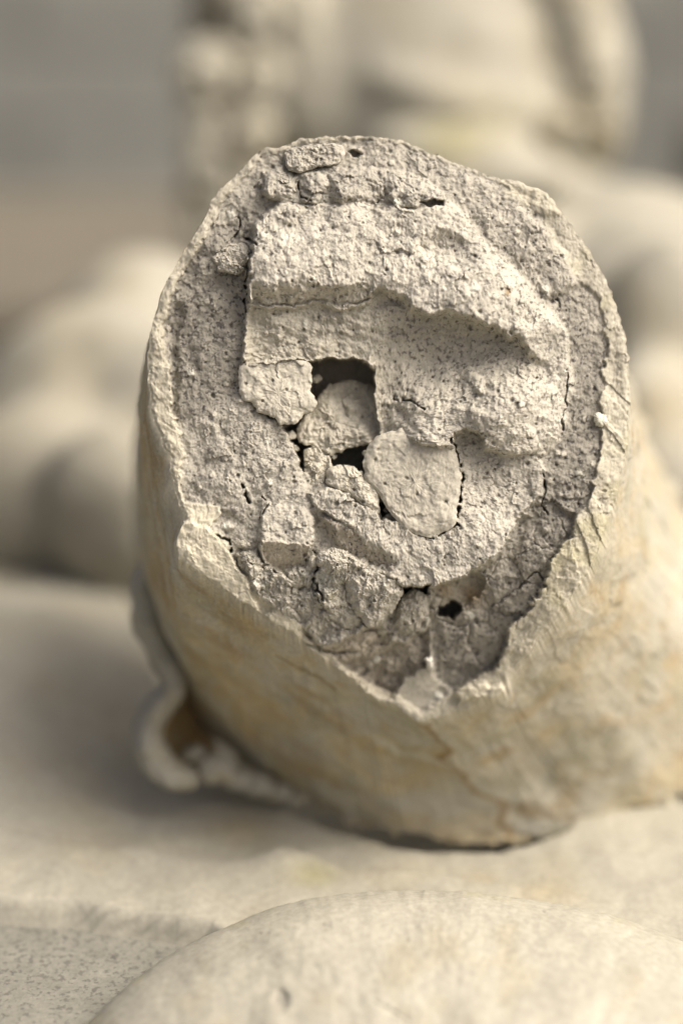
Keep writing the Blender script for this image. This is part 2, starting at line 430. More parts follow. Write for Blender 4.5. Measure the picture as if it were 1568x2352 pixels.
# crack lines
for pts, w_, d_ in (([(566,548),(585,560),(572,600),(566,640),(564,700),(566,716)], 3.5, 34), ([(1037,1008),(1050,1046),(1062,1094),(1056,1142),(1050,1204)], 4, 45), ([(1050,1204),(1020,1222),(995,1236),(950,1226),(932,1212)], 3, 30),
                    ([(545,495),(552,520),(540,545)], 3, 22), ([(686,418),(690,448),(712,464)], 3.2, 24), ([(870,440),(876,456),(868,468)], 2.5, 18), ([(556,1105),(562,1130),(572,1152)], 3.5, 30),
                    ([(600,1140),(616,1160),(600,1190)], 2.5, 18), ([(500,1232),(525,1240),(530,1268)], 4, 36), ([(716,1268),(734,1280),(722,1330),(740,1380)], 4, 34), ([(806,1400),(830,1428),(842,1440)], 3.5, 26),
                    ([(660,1350),(690,1380),(700,1420)], 3, 20), ([(905,918),(940,920),(972,938)], 3, 20), ([(690,1475),(760,1500),(820,1488)], 4, 30), ([(566,1290),(600,1300),(640,1318)], 3.5, 26),
                    ([(1246,1085),(1250,1120),(1240,1160),(1256,1180)], 3, 20), ([(1304,850),(1296,940),(1290,990)], 2.5, 14), ([(1190,1350),(1230,1310),(1250,1330)], 2.5, 12), ([(553,845),(565,832),(560,860)], 5, 40), ([(580,925),(570,921)], 4, 30),
                    ([(1100,1640),(1165,1600)], 2, 8)):
    crack(pts, w_, d_)
# shell band: the pale outer skin seen end-on
band = catmull([(-90,8),(-75,8),(-60,14),(-48,60),(-38,50),(-28,34),(-15,62),(-4,64),(8,62),(20,62),(32,78),(45,72),(58,66),(64,50),(72,52),(80,30),(90,24),(100,14),(112,20),(125,34),(136,44),(146,70),(151,104),(154,92),(160,16),(168,22),(176,40),(185,56),(195,50),(201,34),(208,20),(218,22),(232,22),(244,16),(262,8)], 600, False)
bw = np.interp(np.degrees(th) - 0, np.concatenate([band[:, 0], band[:, 0] + 360]), np.concatenate([band[:, 1], band[:, 1]]))
ang = np.repeat(th, NR); BW = np.repeat(bw, NR)
BW = BW * (1 + .22 * n2(u, v, 60, 3, 12)) + 4 * n2(u, v, 14, 2, 13)
sb = sstep(BW - edge_dist, -4, 4)
rk_ = sstep(u, 1100, 1300)
step_h = (.25 + .75 * rk_) * 7 * np.round(1.3 * fbm(np.stack([np.cos(ang + .002 * edge_dist + .04 * n2(u, v, 25, 2, 15)) * 8, np.sin(ang + .002 * edge_dist) * 8, 0 * u + 14], 1), 2))
Hs = -2 + step_h * .9 - 6 * sstep(edge_dist, 10, 0)
deg_ = (np.degrees(ang) + 360) % 360
ws_ = np.interp(deg_, [0, 25, 60, 75, 90, 120, 150, 200, 215, 235, 300, 325, 345, 360], [.75, .9, .8, .5, .4, .6, 1, 1, .6, .3, .1, .25, .55, .75])
H = H * (1 - sb * ws_) + Hs * sb * ws_
olive = sstep(fbm(np.stack([np.cos(ang) * 7, np.sin(ang) * 7, edge_dist * .006], 1), 2), .05, .5) * sstep(u, 1150, 1300)
Cs = RIMC[None] * (1 - .55 * olive[:, None]) + OLIVE[None] * .55 * olive[:, None]
Cs = Cs * (1 + .08 * n2(u, v, 20, 3, 18))[:, None]
wc_ = (sb * (.35 + .65 * ws_)); C = C * (1 - wc_[:, None]) + Cs * wc_[:, None]; SP = SP * (1 - wc_) + .25 * wc_
ROUGH = ROUGH * (1 - sb) + .7 * sb
# rounded pale lobes of the skin
for poly, hh in (([(404,1200),(440,1190),(480,1215),(520,1240),(545,1300),(575,1345),(600,1410),(540,1375),(440,1308),(405,1288)], 14), 
                 ([(1040,1590),(1060,1578),(1150,1572),(1166,1588),(1130,1606),(1050,1616)], 16), ([(600,1420),(640,1400),(690,1440),(686,1470)], 6)):
    layer(poly, hh, f=12, color=RIMC * 1.03, speck=.15, rough=.7)
layer([(1145,405),(1225,420),(1265,440),(1295,480),(1262,492),(1215,476),(1160,450)], 7, f=26, mode='add', color=RIMC * 1.03, speck=.15, rough=.7)
# small pits, grains and general roughness
inside = (1 - sb * .6)
H += ROUGH * (9 * n2(u, v, 80, 3, 20) + 2.9 * n2(u, v, 24, 4, 21, .62) + 1.2 * n2(u, v, 7.5, 3, 22, .7) + 2.4 * np.abs(n2(uw, vw, 34, 3, 23)) )
fu, fv = u + 10 * n2(u, v, 26, 3, 97), v + 10 * n2(u, v, 26, 3, 98)
fm = ROUGH * sstep(n2(u, v, 110, 3, 99), -.45, .25)
H += fm * (6.5 * facets(fu, fv, 44, 1) + 2.4 * facets(fu, fv, 19, 2))
cav = H < -120
d1, d2, idv = worley(u, v, 19, 11)
d1 = d1 + .12 * n2(u, v, 5, 2, 90)
pit = (idv > .90) * (1 - sstep(d1, .06, .22)) * inside * ~cav * (SP > .3)
H -= 4 * pit; C *= (1 - .6 * pit)[:, None]
d1, d2, idv = worley(u + 7, v, 46, 12)
d1 = d1 + .05 * n2(u, v, 6, 2, 91)
pit = (idv > .84) * (1 - sstep(d1, .02, .12 + .05 * idv)) * inside * ~cav
H -= 6 * pit; C *= (1 - .5 * pit)[:, None]
d1, d2, idv = worley(u, v + 9, 34, 13)
pit = (idv > .80) * (1 - sstep(d1, .12, .26)) * inside * ~cav
H += 4 * pit; C = C * (1 - .45 * pit[:, None]) + BRIGHT[None] * 1.15 * .45 * pit[:, None]
d1, d2, idv = worley(u + 5 * n2(u, v, 14, 2, 36), v, 120, 14)
pit = ((idv > .72) * (1 - sstep(d1, .04, .10)) * inside * ~cav * .8)[:, None]
C = C * (1 - pit) + np.array([.66, .63, .56])[None] * pit; H += 4 * pit[:, 0]
low = np.clip((n2(uw, vw, 34, 3, 23)) , -1, 1); kd_ = (sstep(low, .15, .6) * .22 * (SP > .5))[:, None]; C = C * (1 - kd_) + (GREY * .8)[None] * kd_
# grime in large soft patches, colour of the mortar itself
gk = sstep(n2(u, v, 150, 4, 25), .05, .6) * .22
C = C * (1 - gk[:, None]) + (GREY * .95)[None] * gk[:, None]
tint(1165, 672, 7, OCHRE, .9); tint(800, 1352, 14, OCHRE, .55); tint(770, 1370, 14, OLIVE, .4); tint(740, 1330, 40, np.array([.40, .42, .40]), .35)

TOT = H + B
Pw = face_pt(u, v, TOT)
# close the centre with the innermost ring collapsed to its mean
faces = grid_faces(NT, NR, True)
is_shell = (sb[faces].mean(1) > .5)

def submesh(faces):
    ids, inv = np.unique(faces.ravel(), return_inverse=True)
    return ids, inv.reshape(faces.shape)

core_faces = faces[~is_shell]
ids, ff = submesh(core_faces)
core = link('mortar_core', Pw[ids], ff[:, ::-1], MAT_CORE, limb, C[ids], SP[ids])

# --- limb side: from the lip down to the seating line
SEC = [  # rim point, mid point + depth, base point + depth
 ((800,312),(820,430,.64),(850,600,.74)), ((1020,365),(1030,470,.64),(1060,620,.74)), ((1180,414),(1190,540,.64),(1250,740,.74)), ((1350,570),(1350,690,.635),(1420,860,.73)),
 ((1446,860),(1458,960,.63),(1492,1030,.72)), ((1431,1070),(1500,1190,.635),(1650,1320,.71)), ((1370,1270),(1510,1450,.635),(1760,1630,.69)), ((1260,1440),(1395,1640,.635),(1600,1822,.672)),
 ((1168,1570),(1255,1730,.638),(1400,1888,.662)), ((1000,1650),(1080,1800,.64),(1140,1942,.656)), ((845,1590),(900,1765,.638),(930,1932,.658)), ((660,1455),(690,1655,.63),(720,1862,.672)),
 ((500,1345),(510,1545,.625),(560,1770,.69)), ((408,1270),(400,1450,.625),(430,1620,.70)), ((388,1050),(330,1200,.62),(335,1420,.72)), ((340,850),(317,990,.62),(316,1180,.73)),
 ((363,710),(345,800,.62),(338,930,.73)), ((440,550),(428,620,.62),(420,760,.74)), ((590,350),(600,450,.63),(610,620,.74))]
rim_c = np.array([s[0] for s in SEC], float)
ang_c = np.arctan2(rim_c[:, 1] - CV, rim_c[:, 0] - CU)
def per_angle(vals):
    a = np.unwrap(ang_c); vals = np.asarray(vals, float)
    dense = catmull(np.column_stack([np.arange(len(a)), vals]), 1200)[:, 1:]
    aw = np.concatenate([a, [a[0] + 2 * np.pi]])
    da = catmull(aw[:, None], 1201, False)[:1200, 0]
    o = np.argsort(da); da, dense = da[o], dense[o]
    da3 = np.concatenate([da - 2 * np.pi, da, da + 2 * np.pi]); d3 = np.concatenate([dense] * 3)
    return np.stack([np.interp(np.where(th > np.pi, th - 2 * np.pi, th), da3, d3[:, j]) for j in range(vals.shape[1])], 1)
mid = per_angle([s[1] for s in SEC]); bas = per_angle([s[2] for s in SEC])
rim_idx = np.arange(NT) * NR + NR - 1
R3 = Pw[rim_idx]; M3 = at(mid[:, 0], mid[:, 1], mid[:, 2]); B3 = at(bas[:, 0], bas[:, 1], bas[:, 2])
NL = 170
wn = 61; kern = np.hanning(wn); kern /= kern.sum()
R3s = np.stack([np.convolve(np.concatenate([R3[-(wn // 2):, c], R3[:, c], R3[:wn // 2, c]]), kern, 'valid') for c in range(3)], 1)
t = np.linspace(0, 1, NL) ** 1.25
Q = M3 + .0 * R3
ctrl = 2 * M3 - .5 * (R3 + B3)
rb = np.clip(t / .10, 0, 1)[None, :, None]; Rm = R3[:, None] * (1 - rb) + R3s[:, None] * rb
side = ((1 - t)[None, :, None] ** 2) * Rm + 2 * (t * (1 - t))[None, :, None] * ctrl[:, None] + (t ** 2)[None, :, None] * B3[:, None]
axis_c = side.mean(0)
out = side - axis_c[None]; out /= np.linalg.norm(out, axis=2, keepdims=True)
A = np.repeat(np.degrees(th)[:, None], NL, 1).ravel().astype(np.float32); T = np.repeat(t[None], NT, 0).ravel().astype(np.float32)
sp3 = side.reshape(-1, 3)
streak = fbm(np.column_stack([sp3[:, 0] * 90 + sp3[:, 2] * 60, sp3[:, 2] * 40 - sp3[:, 0] * 40, sp3[:, 1] * 60]), 4)
fine = fbm(sp3 * 420, 4, .6)
big = fbm(sp3 * 55, 3)
AC, AS = np.cos(np.radians(A)) * 57.3, np.sin(np.radians(A)) * 57.3
fade = np.clip(T * 9, 0, 1)
disp = fade * (.0009 * big + .00016 * fine + .0003 * streak)
# flaked ledges near the front
fl = np.clip(fbm(np.column_stack([AC / 9, AS / 9, T * 5]), 4), -.6, .6)
disp += fade * .0004 * sstep(fl, .25, .33)
rag = np.clip((T - .93) / .07, 0, 1) * .0032 * fbm(sp3 * 130, 3)
sp3 = sp3 + out.reshape(-1, 3) * (disp + rag)[:, None]
sp3[:, 2] += np.clip((T - .93) / .07, 0, 1) * (.0025 + .006 * fbm(side.reshape(-1, 3) * 120 + 3, 3)) * sstep(sp3[:, 0], .066, .04)
k1 = sstep(fbm(side.reshape(-1, 3) * np.array([45, 45, 70]) + 9, 5, .6), -.25, .5)
k2 = sstep(fbm(side.reshape(-1, 3) * np.array([60, 60, 45]) + 31, 4), .05, .55)
k3 = sstep(fl, .22, .30) * (1 - sstep(fl, .32, .5))
k1 = .35 * k1 + .75 * sstep(fbm(np.column_stack([AC / 26 + T, AS / 26, T * 2.2]), 5, .6), -.5, .6) * (.30 + .70 * sstep(-np.cos(np.radians(A)), -.8, .3)); k1 = np.clip(k1, 0, 1) * .85
Cside = CREAM[None] * 1.12 * (1 - k1[:, None]) + (TAN * np.array([1.26, 1.20, 1.10]))[None] * k1[:, None]
Cside = Cside * (1 - .5 * k2[:, None]) + np.array([.31, .285, .20])[None] * .5 * k2[:, None] * 1.0
Cside = Cside * (1 - .55 * k3[:, None]) + CREAM[None] * 1.05 * .55 * k3[:, None]
k4 = sstep(fbm(np.column_stack([AC / 9, AS / 9 + 8, T * 7]), 4), .25, .8) * .4
Cside = Cside * (1 - k4[:, None]) + OCHRE[None] * 1.25 * k4[:, None]
AA = A + 3 * fbm(np.column_stack([AC / 12, AS / 12, T * 6]), 3); TT = T * 60 + 2.5 * fbm(np.column_stack([AC / 10, AS / 10, T * 5 + 7]), 3)
circ = fbm(np.column_stack([AC / 16, AS / 16, T * 16 + 3]), 5, .6); axial = fbm(np.column_stack([AC / 3.2, AS / 3.2, T * 1.6 + 9]), 5, .6)
wA = sstep(A, 70, 100); st = circ * wA + axial * (1 - wA)
st = st * (.45 + .55 * wA)
Cside = Cside * (1 + .12 * np.clip(st, -1, 1))[:, None]
k6 = (sstep(st, .25, .8) * .45)[:, None]; Cside = Cside * (1 - k6) + (CREAM * 1.15)[None] * k6
k6 = (sstep(-st, .3, .8) * .35)[:, None]; Cside = Cside * (1 - k6) + (OCHRE * 1.2)[None] * k6
for pts_, w_, col_, a_ in (([(80, 2), (79, 20), (76, 34), (73, 58)], 1.6, CREAM * 1.2, .75), ([(83, 2), (82, 20), (79, 34), (76, 58)], .9, OCHRE * .9, .7), ([(82, 20), (90, 22), (100, 19)], .9, CREAM * 1.3, .8), ([(79, 40), (87, 44), (96, 43)], .9, CREAM * 1.25, .7),
                           ([(60, 38), (66, 44), (74, 46)], 1.0, CREAM * 1.2, .6), ([(75, 45), (70, 52), (66, 58)], 1.2, OCHRE * .8, .6), ([(104, 10), (112, 9), (120, 12)], .6, OCHRE * .7, .6), ([(112, 22), (104, 25)], .6, OCHRE * .8, .5)):
    ld_ = line_d(AA.astype(np.float32), TT.astype(np.float32), pts_); kk_ = ((1 - sstep(ld_, w_ * .4, w_ * 1.6)) * a_)[:, None]
    Cside = Cside * (1 - kk_) + np.asarray(col_)[None] * kk_
fr = (1 - np.clip(T * 14, 0, 1))[:, None]; Cside = Cside * (1 - fr) + C[rim_idx].repeat(NL, 0) * fr
side_faces = grid_faces(NT, NL, True)
ids, ff = submesh(faces[is_shell])
n0 = len(ids)
shell_v = np.concatenate([Pw[ids], sp3]); shell_f = np.concatenate([ff[:, ::-1], side_faces + n0])
shell_c = np.concatenate([C[ids], Cside]); shell_s = np.concatenate([SP[ids], np.full(len(sp3), .18)])
shell = link('plaster_shell', shell_v, shell_f, MAT_SHELL, limb, shell_c, shell_s)

# --- loose stones wedged in the core
def stone(outline, h, bulge=10, thick=90, gu=0, gv=0, color=BEIGE, speck=.35, parent=None, rough=1.0, seed=0, p=3.0, name='stone_fragment', res=(200, 46)):
    P = np.asarray(outline, float); cu, cv = P.mean(0)
    nt_, nr_ = res
    t_ = np.linspace(0, 2 * np.pi, nt_, endpoint=False)
    R = radius_at(t_, P, cu, cv); R = np.convolve(np.concatenate([R[-2:], R, R[:2]]), np.ones(5) / 5, 'valid')
    ux, vy = cu + R * np.cos(t_), cv + R * np.sin(t_)
    R = R + 5.0 * n2(ux, vy, 24, 4, 40 + seed, .6)
    q = np.concatenate([np.linspace(1e-5, 1, nr_) ** .7, np.linspace(1.0, .92, 8)[1:]])
    drop = np.concatenate([np.zeros(nr_), np.linspace(0, thick, 8)[1:]])
    uu = (cu + np.outer(R * np.cos(t_), q)).ravel(); vv = (cv + np.outer(R * np.sin(t_), q)).ravel()
    qq = np.tile(np.clip(q, 0, 1), nt_); dd = np.tile(drop, nt_)
    hh = h + gu * (uu - cu) + gv * (vv - cv) + bulge * (1 - qq ** p) - 4 * sstep(qq, .9, 1) - dd
    d1, d2, idv = worley(uu + 8 * n2(uu, vv, 25, 2, seed), vv + 8 * n2(uu, vv, 25, 2, seed + 1), 55, seed)
    hh = hh + rough * (6 * n2(uu, vv, 45, 3, 50 + seed) + 3.2 * n2(uu, vv, 15, 3, 60 + seed, .6) + 5 * (idv - .5) * (dd == 0) + 1.2 * n2(uu, vv, 5, 2, 61) + (dd == 0) * 6.0 * facets(uu + 8 * n2(uu, vv, 20, 2, 62), vv + 8 * n2(uu, vv, 20, 2, 63), 38, seed)) 
    cc = np.asarray(color)[None] * (1 + .10 * n2(uu, vv, 30, 4, 70 + seed))[:, None]
    d1, d2, idv = worley(uu, vv, 26, 20 + seed)
    pit = (idv > .86) * (1 - sstep(d1, .08, .2)); hh = hh - 5 * pit; cc = cc * (1 - .5 * pit)[:, None]
    fc = grid_faces(nt_, len(q), True)[:, ::-1]
    return link(name, face_pt(uu, vv, hh + base_h(uu, vv)), fc, MAT_STONE, parent or core, cc, speck)

stone([(546,836),(600,830),(660,826),(708,828),(718,850),(716,896),(730,924),(716,942),(684,968),(640,982),(632,958),(610,954),(590,944),(580,922),(555,921),(546,880)], -2, 6, 90, .02, .07, BEIGE * 1.0, .2, seed=1, p=6, rough=.6)
stone([(720,936),(736,900),(764,878),(800,870),(850,884),(884,930),(884,1000),(838,1024),(803,1028),(760,1048),(737,1040),(712,1022),(678,1014),(681,985),(692,962)], -82, 14, 90, -.03, .34, BEIGE * 1.0, .3, seed=2, rough=1.7, p=4)
stone([(830,1064),(846,1024),(866,998),(918,984),(988,986),(1038,1006),(1048,1046),(1059,1094),(1054,1142),(1047,1205),(1022,1220),(996,1234),(956,1231),(930,1218),(892,1176),(868,1134),(834,1095)], 12, 5, 100, .03, .06, BEIGE * .93, .5, seed=3, p=7, rough=.6)
stone([(750,1082),(764,1072),(800,1064),(830,1084),(861,1118),(873,1150),(870,1184),(843,1172),(813,1150),(780,1126),(748,1112)], -6, 12, 80, .10, .06, BEIGE * 1.03, .2, seed=4, p=4)
stone([(697,1034),(726,1025),(757,1050),(766,1078),(744,1100),(756,1122),(722,1128),(700,1100)], -40, 12, 70, 0, .12, BEIGE, .3, seed=5, rough=1.7)
stone([(650,356),(662,342),(700,334),(756,330),(786,334),(792,356),(780,380),(742,382),(718,390),(694,398),(666,392),(654,376)], 2, 5, 60, 0, .22, GREY * 1.35, .8, seed=6, p=6, rough=1.3)
stone([(486,592),(512,562),(548,556),(576,564),(584,588),(566,616),(540,632),(500,622)], -18, 16, 60, .10, .12, GREY * 1.45, .9, seed=7, p=3.5, rough=1.6)
stone([(594,412),(622,392),(650,386),(680,404),(684,440),(664,458),(620,456),(602,446)], -10, 12, 60, 0, .18, BRIGHT * .78, .8, seed=8, p=4, rough=1.6)
stone([(686,420),(694,392),(730,380),(790,386),(764,406),(744,430),(740,462),(706,464),(688,446)], -6, 10, 60, 0, .14, BRIGHT * .8, .8, seed=9, p=4, rough=1.6)
stone([(744,440),(772,408),(812,396),(862,398),(888,424),(880,452),(856,466),(800,470),(748,464)], -8, 12, 60, 0, .16, BRIGHT * .78, .8, seed=10, p=4, rough=1.7)
LB = BRIGHT * .9
for sd_, (poly, h_, bl_, gv_, c_) in enumerate((
    ([(790,1322),(830,1296),(880,1296),(918,1322),(926,1362),(908,1405),(870,1436),(846,1440),(815,1410),(790,1372)], 8, 20, .05, LB),
    ([(738,1330),(770,1316),(792,1340),(800,1385),(830,1420),(842,1442),(790,1446),(752,1420),(732,1380)], -6, 18, .08, LB * .95),
    ([(668,1362),(700,1344),(730,1360),(742,1405),(760,1432),(730,1456),(694,1430),(668,1400)], -16, 18, .1, LB * .92),
    ([(600,1330),(640,1318),(668,1340),(672,1385),(700,1436),(650,1420),(606,1382)], -16, 20, .05, LB),
    ([(552,1268),(590,1262),(606,1296),(600,1326),(568,1330),(546,1300)], -16, 20, .05, LB * .9),
    ([(655,1312),(690,1300),(712,1318),(706,1346),(676,1356),(654,1340)], -20, 20, .05, LB * .95),
    ([(700,1452),(742,1440),(800,1450),(858,1446),(868,1470),(830,1496),(776,1500),(730,1486)], -44, 18, .0, WARMGREY * 1.25),
    ([(920,1372),(950,1350),(980,1364),(984,1416),(962,1448),(930,1462),(902,1436),(908,1400)], -30, 20, .05, LB * .85))):
    stone(poly, h_, bl_, 60, 0, gv_, c_, .75, seed=20 + sd_, rough=1.6, p=4 if sd_ < 8 else 9)
stone([(727,1275),(760,1258),(800,1264),(818,1290),(806,1318),(770,1326),(732,1312)], 14, 22, 60, 0, .1, BRIGHT * .9, .6, seed=11, rough=1.6)
stone([(1362,955),(1376,947),(1393,953),(1397,970),(1384,983),(1366,978)], -12, 14, 25, 0, 0, np.array([.62, .58, .50]), 0, seed=12, rough=.5, name='pale_pebble')
stone([(976,1515),(990,1508),(998,1522),(992,1538),(978,1534)], -24, 20, 20, 0, 0, np.array([.72, .68, .62]), 0, seed=13, rough=.5, name='pale_pebble')
stone([(1300,1290),(1326,1288),(1330,1310),(1310,1318)], -26, 10, 20, 0, 0, GREY * 1.5, .5, seed=14, rough=.6, name='pale_pebble')

rc = random.Random(11)
for k_, (a, b, r_, h_) in enumerate(((668,1000,13,-60),(676,1030,10,-70),(620,966,10,-30),(846,1040,14,-60),(874,1150,9,-50),(884,1172,8,-40),(742,1096,11,-34),(766,1050,9,-70),(728,870,12,-90),(1054,1130,7,-16),(690,1108,10,-16),(640,978,8,-24),
        (720,1290,14,-4),(590,1318,16,-14),(640,1322,12,-10),(690,1440,14,-24),(880,1444,15,-40),(800,1500,16,-66),(850,1520,14,-76),(760,1510,12,-60),(920,1500,16,-76),(560,1250,14,-14),(1000,1380,14,-66),(1090,1400,15,-60),(1130,1460,13,-66),(1060,1480,12,-70))):
    po = [(a + r_ * rc.uniform(.7, 1.25) * math.cos(q), b + r_ * rc.uniform(.6, 1.1) * math.sin(q)) for q in np.linspace(0, 2 * np.pi, 8)[:-1]]
    stone(po, h_, r_ * .5, r_ * 1.6, 0, rc.uniform(.1, .5), (BEIGE if a < 900 else GREY * 1.3) * rc.uniform(.85, 1.1), .5, seed=40 + k_, rough=.8, p=2.5, name='mortar_crumb', res=(36, 10))

# --- curled drapery fold hanging on the limb's left flank
def tube(path, rad, mat, parent, name, color, nseg=150, nring=40, amp=.0008, seed=0, speck=.1, flat=1.0):
    P = catmull(path, nseg, False); R = catmull(np.asarray(rad, float)[:, None], nseg, False)[:, 0]
    tg = np.gradient(P, axis=0); tg /= np.linalg.norm(tg, axis=1, keepdims=True)
    a = np.cross(tg, FWD); a /= np.linalg.norm(a, axis=1, keepdims=True); b = np.cross(tg, a)
    ph = np.linspace(0, 2 * np.pi, nring, endpoint=False)
    s_ = np.linspace(0, 1, nseg); cap = np.sqrt(np.clip(1 - np.clip((.04 - np.minimum(s_, 1 - s_)) / .04, 0, 1) ** 2, .0004, 1))
    V = P[:, None] + (R * cap)[:, None, None] * (np.cos(ph)[None, :, None] * a[:, None] + flat * np.sin(ph)[None, :, None] * b[:, None])
    V = V.reshape(-1, 3); nrm = V - np.repeat(P, nring, 0); nrm /= np.linalg.norm(nrm, axis=1, keepdims=True)
    V = V + nrm * (amp * (fbm(V * 130 + seed, 4)))[:, None]
    F = []
    i, j = np.meshgrid(np.arange(nseg - 1), np.arange(nring), indexing='ij'); j2 = (j + 1) % nring
    F = np.stack([i * nring + j, i * nring + j2, (i + 1) * nring + j2, (i + 1) * nring + j], -1).reshape(-1, 4)
    cc = color if np.ndim(color) == 1 else color
    k = sstep(fbm(V * 70 + seed, 3), 0, .6)[:, None]
    cc = np.asarray(color)[None] * (1 - .5 * k) + TAN[None] * .5 * k
    return link(name, V, F, mat, parent, cc, speck)
edge_px = ((368,1270,.655),(338,1335,.655),(340,1420,.655),(368,1490,.655),(398,1540,.655),(396,1585,.655),(358,1635,.655),(344,1695,.655),(366,1752,.655),(410,1784,.656),(452,1786,.658))
pts = [at(*p) for p in edge_px]
tube(pts, [.0030,.0052,.0054,.0052,.0048,.0046,.0050,.0054,.0054,.0048,.003], MAT_SHELL, limb, 'drapery_fold', CREAM * .92, flat=1.8, amp=.0013)
e1 = catmull([at(*p) for p in edge_px], 90, False)
e2 = catmull([at(*p) for p in ((420,1270,.668),(410,1340,.672),(420,1420,.676),(440,1490,.680),(465,1545,.684),(470,1590,.688),(480,1640,.690),(490,1695,.688),(505,1745,.684),(520,1785,.680),(540,1800,.676))], 90, False)
q_ = np.linspace(0, 1, 40)[None, :, None]
cup = (e1[:, None] * (1 - q_) + e2[:, None] * q_ + FWD * (.012 * np.sin(np.pi * q_))).reshape(-1, 3)
cup = cup + FWD * (.003 * fbm(cup * 110, 4))[:, None]
kc = sstep(fbm(cup * 120 + 4, 3), -.1, .4)[:, None]
link('fold_lining', cup, grid_faces(90, 40), MAT_SHELL, limb, OCHRE[None] * 1.5 * (1 - kc) + TAN[None] * 1.05 * kc, .1)
for k_, (a, b, d_, r_) in enumerate(((500,1776,.661,.0046),(548,1796,.664,.0036),(596,1812,.666,.0040),(640,1828,.668,.0034),(690,1842,.668,.003),(446,1742,.664,.0036))):
    c_ = at(a, b, d_)
    tube([c_ - RT * r_ * 1.2, c_ + UP * r_ * .3, c_ + RT * r_ * 1.2], [r_ * .8, r_, r_ * .7], MAT_SHELL, limb, 'plaster_chip', CREAM * (.95 - .05 * (k_ % 3)), 30, 20, .0014, k_ * 7.)

# ================================================================== the statue
statue = thing('reclining_statue', 'weathered cream stone statue with curled hair lying behind the broken stump', 'statue', on_plane(780, 1500, Z_PLINTH))

def fuse(name, blobs, mat, parent, voxel, color_fn, smooth=6, noise_amp=.0, nscale=60, speck=.05):
    """ellipsoids given as (centre, radii, euler) welded into one continuous skin"""
    vs, fs, n = [], [], 0
    a = np.linspace(0, np.pi, 17); b = np.linspace(0, 2 * np.pi, 24, endpoint=False)
    for c, r, e in blobs:
        from mathutils import Euler
        M = np.array(Euler([math.radians(x) for x in e]).to_matrix())
        S_ = np.stack([np.outer(np.sin(a), np.cos(b)), np.outer(np.sin(a), np.sin(b)), np.outer(np.cos(a), np.ones_like(b))], -1)
        V = (S_ * np.asarray(r)).reshape(-1, 3) @ M.T + np.asarray(c)
        i, j = np.meshgrid(np.arange(16), np.arange(24), indexing='ij'); j2 = (j + 1) % 24
        fs.append(n + np.stack([i * 24 + j, (i + 1) * 24 + j, (i + 1) * 24 + j2, i * 24 + j2], -1).reshape(-1, 4)); vs.append(V); n += len(V)
    me = bpy.data.meshes.new('tmp'); me.from_pydata(np.concatenate(vs).tolist(), [], np.concatenate(fs).tolist())
    o = bpy.data.objects.new('tmp', me); COL.objects.link(o)
    m = o.modifiers.new('r', 'REMESH'); m.mode = 'VOXEL'; m.voxel_size = voxel
    m = o.modifiers.new('s', 'SMOOTH'); m.factor = .5; m.iterations = smooth
    ev = o.evaluated_get(bpy.context.evaluated_depsgraph_get()); em = ev.to_mesh()
    V = np.empty(len(em.vertices) * 3, np.float32); em.vertices.foreach_get('co', V); V = V.reshape(-1, 3)
    NN = np.empty(len(em.vertices) * 3, np.float32); em.vertices.foreach_get('normal', NN); NN = NN.reshape(-1, 3)
    F = np.array([p.vertices[:] for p in em.polygons if len(p.vertices) == 4])
    ev.to_mesh_clear(); bpy.data.objects.remove(o); bpy.data.meshes.remove(me)
    if noise_amp: V = V + NN * (noise_amp * fbm(V * nscale, 4))[:, None]
    return link(name, V, F, mat, parent, color_fn(V), speck)

def stain_and_shade(base, spots=(), amt=.35, scale=25, seed=0):
    def fn(V):
        k = sstep(fbm(V * scale + seed, 4), .0, .6)[:, None] * amt
        c = np.asarray(base)[None] * (1 - k) + TAN[None] * k
        for (p, r, colr, a) in spots:
            q = (a * np.exp(-((V - p) ** 2).sum(1) / r ** 2))[:, None]; c = c * (1 - q) + np.asarray(colr)[None] * q
        return c
    return fn

HC = CREAM * 1.0
HD = 1.0
def bl(px, py, d, rx_, rz, ry_=None, rot=0, tip=0):
    """ellipsoid seen at (px, py), d metres away; radii in pixels of that depth; tip leans its top away"""
    s = d * K
    return (at(px, py, d), (rx_ * s, (ry_ if ry_ is not None else min(rx_, rz)) * s, rz * s), (-tip, rot, 0))
YG = np.array([.30, .27, .12])
head = fuse('head', [bl(1010, 90, 1.10, 360, 520, 250, 0, 35), bl(1000, -150, 1.17, 340, 300, 250, 0, 40), bl(1070, 20, 1.07, 120, 160, 90, -8, 30), bl(1075, 105, 1.055, 130, 95, 90),
                     bl(800, 130, 1.075, 230, 280, 110, 0, 30), bl(1260, 160, 1.085, 190, 230, 120, 0, 30), bl(1010, 220, 1.045, 190, 60, 80, 16), bl(1180, 262, 1.03, 120, 45, 80, -4), bl(1050, 345, 1.015, 210, 62, 90, 6),
                     bl(1065, 410, 1.02, 260, 90, 110), bl(1000, 520, 1.09, 320, 220, 220)],
            MAT_BODY, statue, .0035, stain_and_shade(HC, [(at(1110, 200, 1.0), .018, YG, .9), (at(1030, 295, .995), .016, YG, .7)], .2), 24, .0008, 80)
R_ = random.Random(3)
curls = [(590,40,.97,70,110),(600,190,.97,60,90),(585,320,.965,62,80),(540,-60,.98,90,90),(475,175,.97,80,85),(470,300,.975,60,70),(490,400,.975,70,80),(470,500,.98,60,90),(540,470,.98,80,110),(520,600,.985,70,80),
         (1330,60,.98,60,100),(1370,190,.985,60,90),(1390,300,.985,50,80),(1300,-60,.985,80,90),(1290,300,.98,50,70)]
